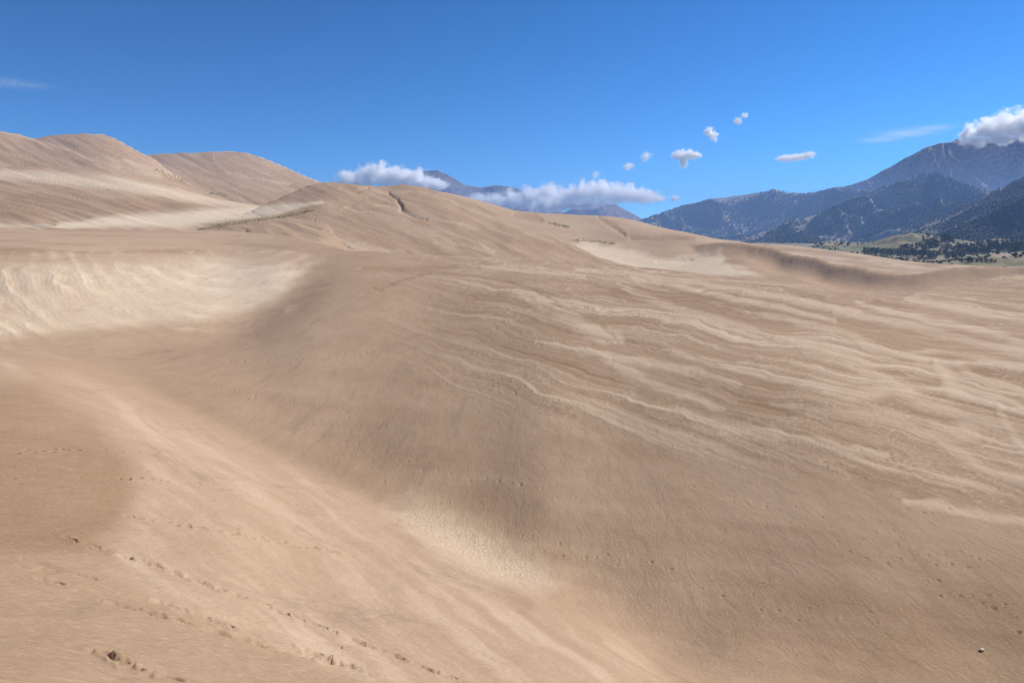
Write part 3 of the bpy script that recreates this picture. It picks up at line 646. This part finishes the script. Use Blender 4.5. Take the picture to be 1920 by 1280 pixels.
def leaf_material(name, a, b, thin=0.0):
    N = Nodes(name); c = N.mix(N.attr("tint"), a, b); N.put(N.b.inputs['Base Color'], c)
    if thin:                                                   # light passes through thin leaves
        tr = N.new("ShaderNodeBsdfTranslucent"); N.put(tr.inputs['Color'], c); mx = N.new("ShaderNodeMixShader"); mx.inputs[0].default_value = thin
        N.t.links.new(N.b.outputs[0], mx.inputs[1]); N.t.links.new(tr.outputs[0], mx.inputs[2]); N.t.links.new(mx.outputs[0], N.out.inputs['Surface'])
    return N.m
WOOD = leaf_material("conifer_foliage", (.028, .040, .022), (.075, .088, .048))
def scatter(key, n, w, h, dens_seed, L, label, cut=.42, slo=.02, shi=1.0):
    a, d, x, y, z, s_ = MOUNT[key]; nr_, nc = a.shape; tv = z / d
    rise = np.zeros(a.shape); rise[1:] = np.maximum(tv[1:] - tv[:-1], 0) + .00004; rise[(s_ > shi) | (s_ < slo)] = 0
    p = (rise / rise.sum()).ravel(); k = rng.choice(a.size, n * 2, p=p); i, j = np.unravel_index(k, a.shape)
    i = np.minimum(i, nr_ - 2); j = np.minimum(j, nc - 2); fi, fj = rng.random(len(i)), rng.random(len(i))
    g = lambda q: (q[i, j] * (1 - fj) + q[i, j + 1] * fj) * (1 - fi) + (q[i + 1, j] * (1 - fj) + q[i + 1, j + 1] * fj) * fi
    X_, Y_, Z_ = g(x), g(y), g(z)
    dn = vnoise(X_ / L, Y_ / L, dens_seed) * .6 + vnoise(X_ / (L * .3), Y_ / (L * .3), dens_seed + 1) * .4
    keep = dn + rng.random(len(dn)) * .35 > cut + .17; X_, Y_, Z_ = X_[keep][:n], Y_[keep][:n], Z_[keep][:n]; m = len(X_)
    f = rng.uniform(.6, 1.35, m)
    link("conifer_woods", woods_mesh(X_, Y_, Z_, w * f, h * f * rng.uniform(.8, 1.2, m)), WOOD, 'stuff', label)
scatter('A', 10500, 6.3, 6.5, 401, 160, 'dark conifers dotted over the near right foothill')
scatter('B', 11500, 8.2, 8.0, 411, 240, 'dark conifers dotted over the spur below the high mountain')
scatter('E', 9500, 9.8, 9.5, 421, 300, 'dark conifers dotted over the long central ridge')

# ------------------------------------------------------------------ valley trees
def clump_mesh(name, pts, sizes, seed):
    """leaf clumps: small irregular faceted tufts"""
    r = np.random.default_rng(seed); V_, T_, tint = [], [], []
    base = np.array([(1,0,0),(-1,0,0),(0,1,0),(0,-1,0),(0,0,1),(0,0,-1)], float)
    fc = np.array([(0,2,4),(2,1,4),(1,3,4),(3,0,4),(2,0,5),(1,2,5),(3,1,5),(0,3,5)])
    for p, z in zip(pts, sizes):
        q = base * r.uniform(.55, 1.25, (6, 1)) * z + r.normal(0, .18, (6, 3)) * z
        M = np.linalg.qr(r.normal(size=(3, 3)))[0]; o = len(V_) * 6
        V_.append(q @ M + p); T_.append(fc + o); tint.append(np.full(6, r.random()))
    me = mesh_from_grid(name, np.concatenate(V_), np.concatenate(T_), {"tint": np.concatenate(tint)})
    me.polygons.foreach_set("use_smooth", np.zeros(len(me.polygons), bool)); return me
def trunk_mesh(h, r0, seed):
    r = np.random.default_rng(seed); vs_, fs_ = [], []
    def limb(p0, p1, ra, rb, k=6):
        p0, p1 = np.array(p0, float), np.array(p1, float); ax = (p1 - p0) / np.linalg.norm(p1 - p0)
        s1 = np.cross(ax, (.3, .9, .1)); s1 /= np.linalg.norm(s1); s2 = np.cross(ax, s1); o = len(vs_)
        for p, rr_ in ((p0, ra), (p1, rb)):
            for j in range(k): vs_.append(p + rr_ * (math.cos(j * 2 * math.pi / k) * s1 + math.sin(j * 2 * math.pi / k) * s2))
        for j in range(k): fs_.append((o + j, o + (j + 1) % k, o + k + (j + 1) % k, o + k + j))
    limb((0, 0, -.6), (.02 * h, 0, .45 * h), r0, r0 * .6); limb((.02 * h, 0, .45 * h), (0, .02 * h, .85 * h), r0 * .6, r0 * .2)
    for k in range(5):
        a = k * 1.3 + r.random(); z0 = h * (.2 + .12 * k); l = h * .26
        limb((.01 * h, 0, z0), (l * math.cos(a), l * math.sin(a), z0 + l * .5), r0 * .35, r0 * .1)
    return mesh_from_grid("trunk", np.array(vs_), np.array(fs_))
LEAF = leaf_material("tree_foliage", (.030, .048, .022), (.085, .110, .045)); BARK = Nodes("bark"); BARK.put(BARK.b.inputs['Base Color'], BARK.mix(BARK.noise(2, 4), (.07, .05, .035), (.14, .11, .085))); BARK = BARK.m
def crown_pts(kind, n, seed):
    r = np.random.default_rng(seed); P, S = [], []
    while len(P) < n:
        p = r.uniform(-1, 1, 3); z = (p[2] + 1) / 2
        rad = (.42 * (1 - z) ** .7 + .03) if kind == 'cone' else .46 * math.sqrt(max(0, 1 - (2 * z - .9) ** 2 / 1.25))
        rad *= 1 + .28 * math.sin(3 * math.atan2(p[1], p[0]) + seed + 5 * z)
        if math.hypot(p[0], p[1]) > 1: continue
        P.append((p[0] * rad, p[1] * rad, .12 + .88 * z)); S.append(r.uniform(.05, .11))
    return np.array(P), S
PROTO = []
for k in range(6):
    kind = 'cone' if k % 3 == 2 else 'round'
    P, S = crown_pts(kind, 95, 500 + k); PROTO.append((trunk_mesh(1.0, .03, 520 + k), clump_mesh("crown", P, S, 540 + k)))
for t_, c_ in PROTO: t_.materials.append(BARK); c_.materials.append(LEAF)
def plant_tree(x, y, z, h, k, label, group, wide=1.0):
    e = bpy.data.objects.new("valley_tree", None); scene.collection.objects.link(e)
    e.location = (x, y, z); e.scale = (h * wide, h * wide, h); e.rotation_euler = (0, 0, rs.random() * 6.3); e.empty_display_size = .2
    e["label"] = label; e["category"] = "tree"; e["group"] = group
    for nm, me in zip(("trunk", "crown"), PROTO[k]):
        o = bpy.data.objects.new(nm, me); scene.collection.objects.link(o); o.parent = e
def ground_at(u, v):
    """valley ground met by the sight line through a photograph pixel"""
    a, t = px_ray(u, v); d = np.geomspace(560, 2200, 1600); z = valley_z(d * math.sin(a), d * math.cos(a)); k = np.where(z >= t * d)[0]
    i = k[0] if len(k) else np.argmin(np.abs(d - 30 / max(-t, .012))); return d[i] * math.sin(a), d[i] * math.cos(a), z[i], d[i]
def grow(u, v, hpx, label, group, wide=1.0):
    x, y, z, d = ground_at(u, v); plant_tree(x, y, z - .2, hpx / 1280 * math.hypot(d, 0) * 1.02, rs.randrange(6), label, group, wide)
ORD = ['first', 'second', 'third', 'fourth', 'fifth', 'sixth', 'seventh', 'eighth']
base_line = np.array([(1622,477),(1660,478),(1700,480),(1760,481),(1800,479),(1850,474),(1890,471),(1935,468)], float)
u = 1621.0
while u < 1950:
    v = np.interp(u, base_line[:, 0], base_line[:, 1])
    grow(u + rs.uniform(-1.5, 1.5), v + rs.uniform(-4, 1.5), rs.uniform(6.5, 11.5) + (2.5 if u > 1850 else 0), 'dark green tree in the belt along the valley floor', 'trees in the valley belt', rs.uniform(.8, 1.15)); u += rs.uniform(3.4, 6.8)
u = 1690.0
while u < 1950:
    v = np.interp(u, [1690, 1720, 1760, 1800, 1850, 1935], [472, 468, 466, 468, 463, 458])
    grow(u, v + rs.uniform(-4, 3), rs.uniform(6.5, 11), 'dark green tree on the rising ground behind the valley belt', 'trees behind the valley belt', rs.uniform(.8, 1.1)); u += rs.uniform(5, 10)
for u, v, h in [(1731,455,9),(1738,458,9),(1746,458,10),(1752,456,10),(1768,452,10),(1775,452,11),(1782,454,10)]:
    kn = globals().get('kn', -1) + 1; grow(u, v, h, ORD[kn] + ' from the left of the seven dark trees on the grassy knoll', 'trees on the grassy knoll')
for u, v, h in [(1722,488,6),(1729,487,7),(1736,488,6),(1744,487,7),(1751,487,7),(1776,486,9),(1790,485,9),(1803,483,10)]:
    fr = globals().get('fr', -1) + 1; grow(u, v, h, ORD[fr] + ' from the left of the small trees in front of the belt', 'small trees in front of the belt', 1.2)
for u, v, h in [(1804,491,4),(1816,491,8),(1822,491,6),(1832,491,4),(1840,491,4),(1850,491,5),(1858,491,5),(1866,491,4)]:
    bu = globals().get('bu', -1) + 1; grow(u, v, h, ORD[bu] + ' from the left of the low bushes beyond the right-hand dune crest', 'bushes beyond the right dune', 1.4)

# brush and scattered shrubs over the valley turf, too many and too small to count
_n = 2600; _a = rng.uniform(azu(1500), azu(1990), _n); _d = rng.uniform(700, 1750, _n); _x, _y = _d * np.sin(_a), _d * np.cos(_a)
_k = (vnoise(_x / 70, _y / 70, 611) * .6 + vnoise(_x / 22, _y / 22, 612) * .4 > .47); _x, _y = _x[_k], _y[_k]; _f = rng.uniform(.6, 1.6, len(_x)) * (1 + 1.2 * (rng.random(len(_x)) > .9))
link("valley_brush", woods_mesh(_x, _y, valley_z(_x, _y), 2.6 * _f, 1.7 * _f), leaf_material("brush", (.05, .06, .03), (.16, .16, .08)), 'stuff', 'low grey-green brush dotted over the valley turf')

# ------------------------------------------------------------------ grass and shrubs on the sand
def grass_patch(line, n, wpx, hm, label, colors, sheets=None, blades=9):
    p = np.array(line, float); V_, F_, tint = [], [], []; c_ = 0
    seg = np.hypot(*np.diff(p[:, :2], axis=0).T); cum = np.concatenate([[0], np.cumsum(seg)])
    for k in range(n):
        s_ = rs.random() * cum[-1]; u = np.interp(s_, cum, p[:, 0]); w = np.interp(s_, cum, p[:, 2]); v = np.interp(s_, cum, p[:, 1]) + rs.gauss(0, w * .5)
        h = hit(u + rs.gauss(0, 1.5), v, sheets)
        if not h: continue
        a, d = h; i = min(np.searchsorted(DD, d), nr - 1); j = min(np.searchsorted(AZ, a), len(AZ) - 1)
        x, y, z = d * math.sin(a), d * math.cos(a), Z[i, j] - .15; tn = rs.random(); sc = hm * rs.uniform(.5, 1.3)
        for b_ in range(blades):
            g = rs.random() * 6.3; l = sc * rs.uniform(.5, 1.1); out = sc * rs.uniform(.2, .9); wd = sc * .16; r0 = sc * .25 * rs.random()
            cx_, cy_ = x + r0 * math.cos(g), y + r0 * math.sin(g); nx, ny = -math.sin(g) * wd, math.cos(g) * wd
            V_ += [(cx_ - nx, cy_ - ny, z), (cx_ + nx, cy_ + ny, z), (cx_ + out * math.cos(g), cy_ + out * math.sin(g), z + l)]; F_.append((c_, c_ + 1, c_ + 2)); c_ += 3; tint += [tn] * 3
    if V_: link("dune_grass", mesh_from_grid("dune_grass", np.array(V_), np.array(F_), {"tint": np.array(tint)}), leaf_material("dune_grass", *colors, .5), 'stuff', label)
G1 = ((.30, .31, .10), (.50, .44, .20)); G2 = ((.20, .23, .08), (.40, .36, .15))
grass_patch([(372,429,2),(420,424,5),(470,415,4),(520,407,3),(560,401,2),(590,393,1)], 520, 1, .55, 'green grass strip at the foot of the pale slope', G1, (2, 4))
grass_patch([(392,364,1),(410,365,1.5),(424,368,1)], 40, 1, 1.2, 'small green shrub patch on the left slope', G2, (4, 5, 6))
grass_patch([(290,318,4),(310,328,8),(330,336,6),(345,345,4)], 150, 1, 1.0, 'sparse olive grass on the flank of the highest dune', G1, (4, 5, 6))
grass_patch([(1028,418,1.5),(1045,422,2.5),(1066,427,2)], 70, 1, .9, 'upper green grass patch behind the middle dune', G2, (3,))
grass_patch([(1072,451,1),(1100,452,3),(1130,455,2),(1155,458,1)], 80, 1, .8, 'lower green grass patch at the yellow hollow', G2, (3,))

# ------------------------------------------------------------------ stone
h = hit(1841, 1216); bm_pts = []
import bmesh
bm = bmesh.new(); bmesh.ops.create_icosphere(bm, subdivisions=3, radius=1)
for v_ in bm.verts:
    n_ = 1 + .22 * math.sin(3 * v_.co.x + 1) * math.cos(4 * v_.co.y) + .12 * math.sin(9 * v_.co.z + 5 * v_.co.x); v_.co = Vector((v_.co.x * .075, v_.co.y * .075, v_.co.z * .035)) * n_
sm_ = bpy.data.meshes.new("stone"); bm.to_mesh(sm_); bm.free(); sm_.polygons.foreach_set("use_smooth", np.ones(len(sm_.polygons), bool))
N = Nodes("stone"); N.put(N.b.inputs['Base Color'], N.mix(N.noise(40, 4), (.62, .56, .38), (.85, .80, .62))); N.bump(N.noise(60, 4), .4, .01)
st_ = link("stone", sm_, N.m, None, 'single small pale stone on the brown sand, lower right', 'stone')
i, j = np.searchsorted(DD, h[1]), np.searchsorted(AZ, h[0]); st_.location = (h[1] * math.sin(h[0]), h[1] * math.cos(h[0]), float(Z[i, j]) + .045)

# ------------------------------------------------------------------ clouds
CLOUD_K = 1.3
def cloud(d, puffs, dens, label, group=None, nsc=1.5, edge=.7):
    P = []
    for u, v, rx, ry in puffs:
        a, t = px_ray(u, v); P.append((d * math.sin(a), d * math.cos(a), d * float(t), 1.3 * rx * d / 1280, 1.35 * ry * d / 1280))
    P = np.array(P); c = P[:, :3].mean(0); m = 1.35
    lo = (P[:, :3] - P[:, [3, 3, 4]] * m).min(0) - c; hi = (P[:, :3] + P[:, [3, 3, 4]] * m).max(0) - c
    me = bpy.data.meshes.new("cloud")
    me.from_pydata([(x, y, z) for x in (lo[0], hi[0]) for y in (lo[1], hi[1]) for z in (lo[2], hi[2])], [], [(0,1,3,2),(4,6,7,5),(0,4,5,1),(2,3,7,6),(0,2,6,4),(1,5,7,3)])
    N = Nodes("cloud"); N.n.remove(N.b)
    co_ = N.new("ShaderNodeTexCoord").outputs['Object']; field = None
    for x, y, z, rx, ry in P:
        sb = N.new("ShaderNodeVectorMath", operation='SUBTRACT'); N.put(sb.inputs[0], co_); sb.inputs[1].default_value = (x - c[0], y - c[1], z - c[2])
        sc_ = N.new("ShaderNodeVectorMath", operation='MULTIPLY'); N.put(sc_.inputs[0], sb.outputs[0]); sc_.inputs[1].default_value = (1 / rx, 1 / rx, 1 / ry)
        ln = N.new("ShaderNodeVectorMath", operation='LENGTH'); N.put(ln.inputs[0], sc_.outputs[0])
        f = N.math('SUBTRACT', 1.0, ln.outputs['Value']); field = f if field is None else N.math('SMOOTH_MAX', field, f, .25)
    size = float(np.median(P[:, 4])); nz = N.noise(.9 * nsc / size, 6, .62, co_, .3)
    f = N.math('ADD', field, N.math('MULTIPLY', N.math('SUBTRACT', nz, .55), 3.0))
    f = N.math('MULTIPLY', N.remap(f, 0.0, edge), N.remap(field, -.33, -.05))
    pv = N.new("ShaderNodeVolumePrincipled"); pv.inputs['Color'].default_value = (1, 1, 1, 1); pv.inputs['Anisotropy'].default_value = .4
    N.put(pv.inputs['Density'], N.math('MULTIPLY', f, .9 * dens / size * CLOUD_K)); N.t.links.new(pv.outputs[0], N.out.inputs['Volume'])
    o = link("cloud", me, N.m, None, label, "cloud", group); o.location = c
SC = 'small clouds drifting in the sky'
cloud(9500, [(635,345,20,7),(660,338,26,15),(690,332,26,19),(714,324,22,17),(742,332,28,18),(772,336,28,17),(800,341,24,13),(820,348,20,9)], 7, 'white cloud bank behind the dune crest left of the far summit')
cloud(9300, [(895,374,22,9),(930,377,24,12),(962,375,26,15),(1000,370,28,17),(1028,361,22,17),(1022,383,44,12),(1062,370,28,17),(1100,361,32,19),(1135,358,30,16),(1170,363,30,14),(1205,368,28,11),(1232,371,14,7),(1085,382,44,8)], 7, 'long white cloud bank hanging over the distant blue peak')
cloud(8700, [(1812,256,13,10),(1835,247,18,14),(1862,240,22,16),(1892,235,26,18),(1928,233,30,20),(1972,236,34,20),(2020,240,34,18),(1832,264,14,9),(1880,262,20,6)], 7, 'thick white cloud resting on the high right mountain')
cloud(9000, [(1276,292,13,9),(1290,290,13,9),(1304,292,9,6),(1281,304,8,9)], 5, 'brightest small cloud in the middle of the sky', SC)
cloud(9000, [(1330,247,8,7),(1337,254,7,6),(1341,262,4,5)], 4, 'small hook-shaped cloud above the brightest small cloud', SC)
cloud(9000, [(1384,227,7,5),(1396,216,6,4)], 2.5, 'topmost tiny cloud in the sky', SC)
cloud(9000, [(1474,297,14,5),(1496,295,16,5),(1518,290,9,5)], 2.2, 'thin flat cloud strip between the small clouds and the mountain', SC)
cloud(9000, [(1211,293,9,8)], 1.6, 'faint round cloud puff left of the brightest small cloud', SC)
cloud(9000, [(1178,312,9,6)], 2.0, 'faint lower cloud puff above the long cloud bank', SC)
cloud(9000, [(1117,327,7,6)], 1.0, 'faintest leftmost cloud puff above the long cloud bank', SC)
cloud(9000, [(1265,372,8,5)], 2.0, 'tiny cloud puff at the right end of the long cloud bank', SC)

cloud(9000, [(-20,152,40,6),(20,156,40,6),(62,160,30,4)], .16, 'faint wisp of high cloud at the left edge of the sky', None, 2.0, 1.6)
cloud(9000, [(1650,262,40,4),(1700,250,50,6),(1750,240,40,4)], .12, 'faint wisp of high cloud left of the cloud-capped mountain', None, 2.0, 1.6)

# ------------------------------------------------------------------ haze
hx0, hx1, hy0, hy1, hz0, hz1 = -3200, 5200, -700, 6260, -48, 352
me = bpy.data.meshes.new("haze")
me.from_pydata([(x, y, z) for x in (hx0, hx1) for y in (hy0, hy1) for z in (hz0, hz1)], [], [(0,1,3,2),(4,6,7,5),(0,4,5,1),(2,3,7,6),(0,2,6,4),(1,5,7,3)])
N = Nodes("haze"); N.n.remove(N.b); pv = N.new("ShaderNodeVolumePrincipled")
pv.inputs['Color'].default_value = (.32, .54, 1.0, 1); pv.inputs['Density'].default_value = 1.3e-4; pv.inputs['Anisotropy'].default_value = 0.0
N.t.links.new(pv.outputs[0], N.out.inputs['Volume'])
link("haze", me, N.m, 'stuff', 'thin blue haze in the air before the mountains')
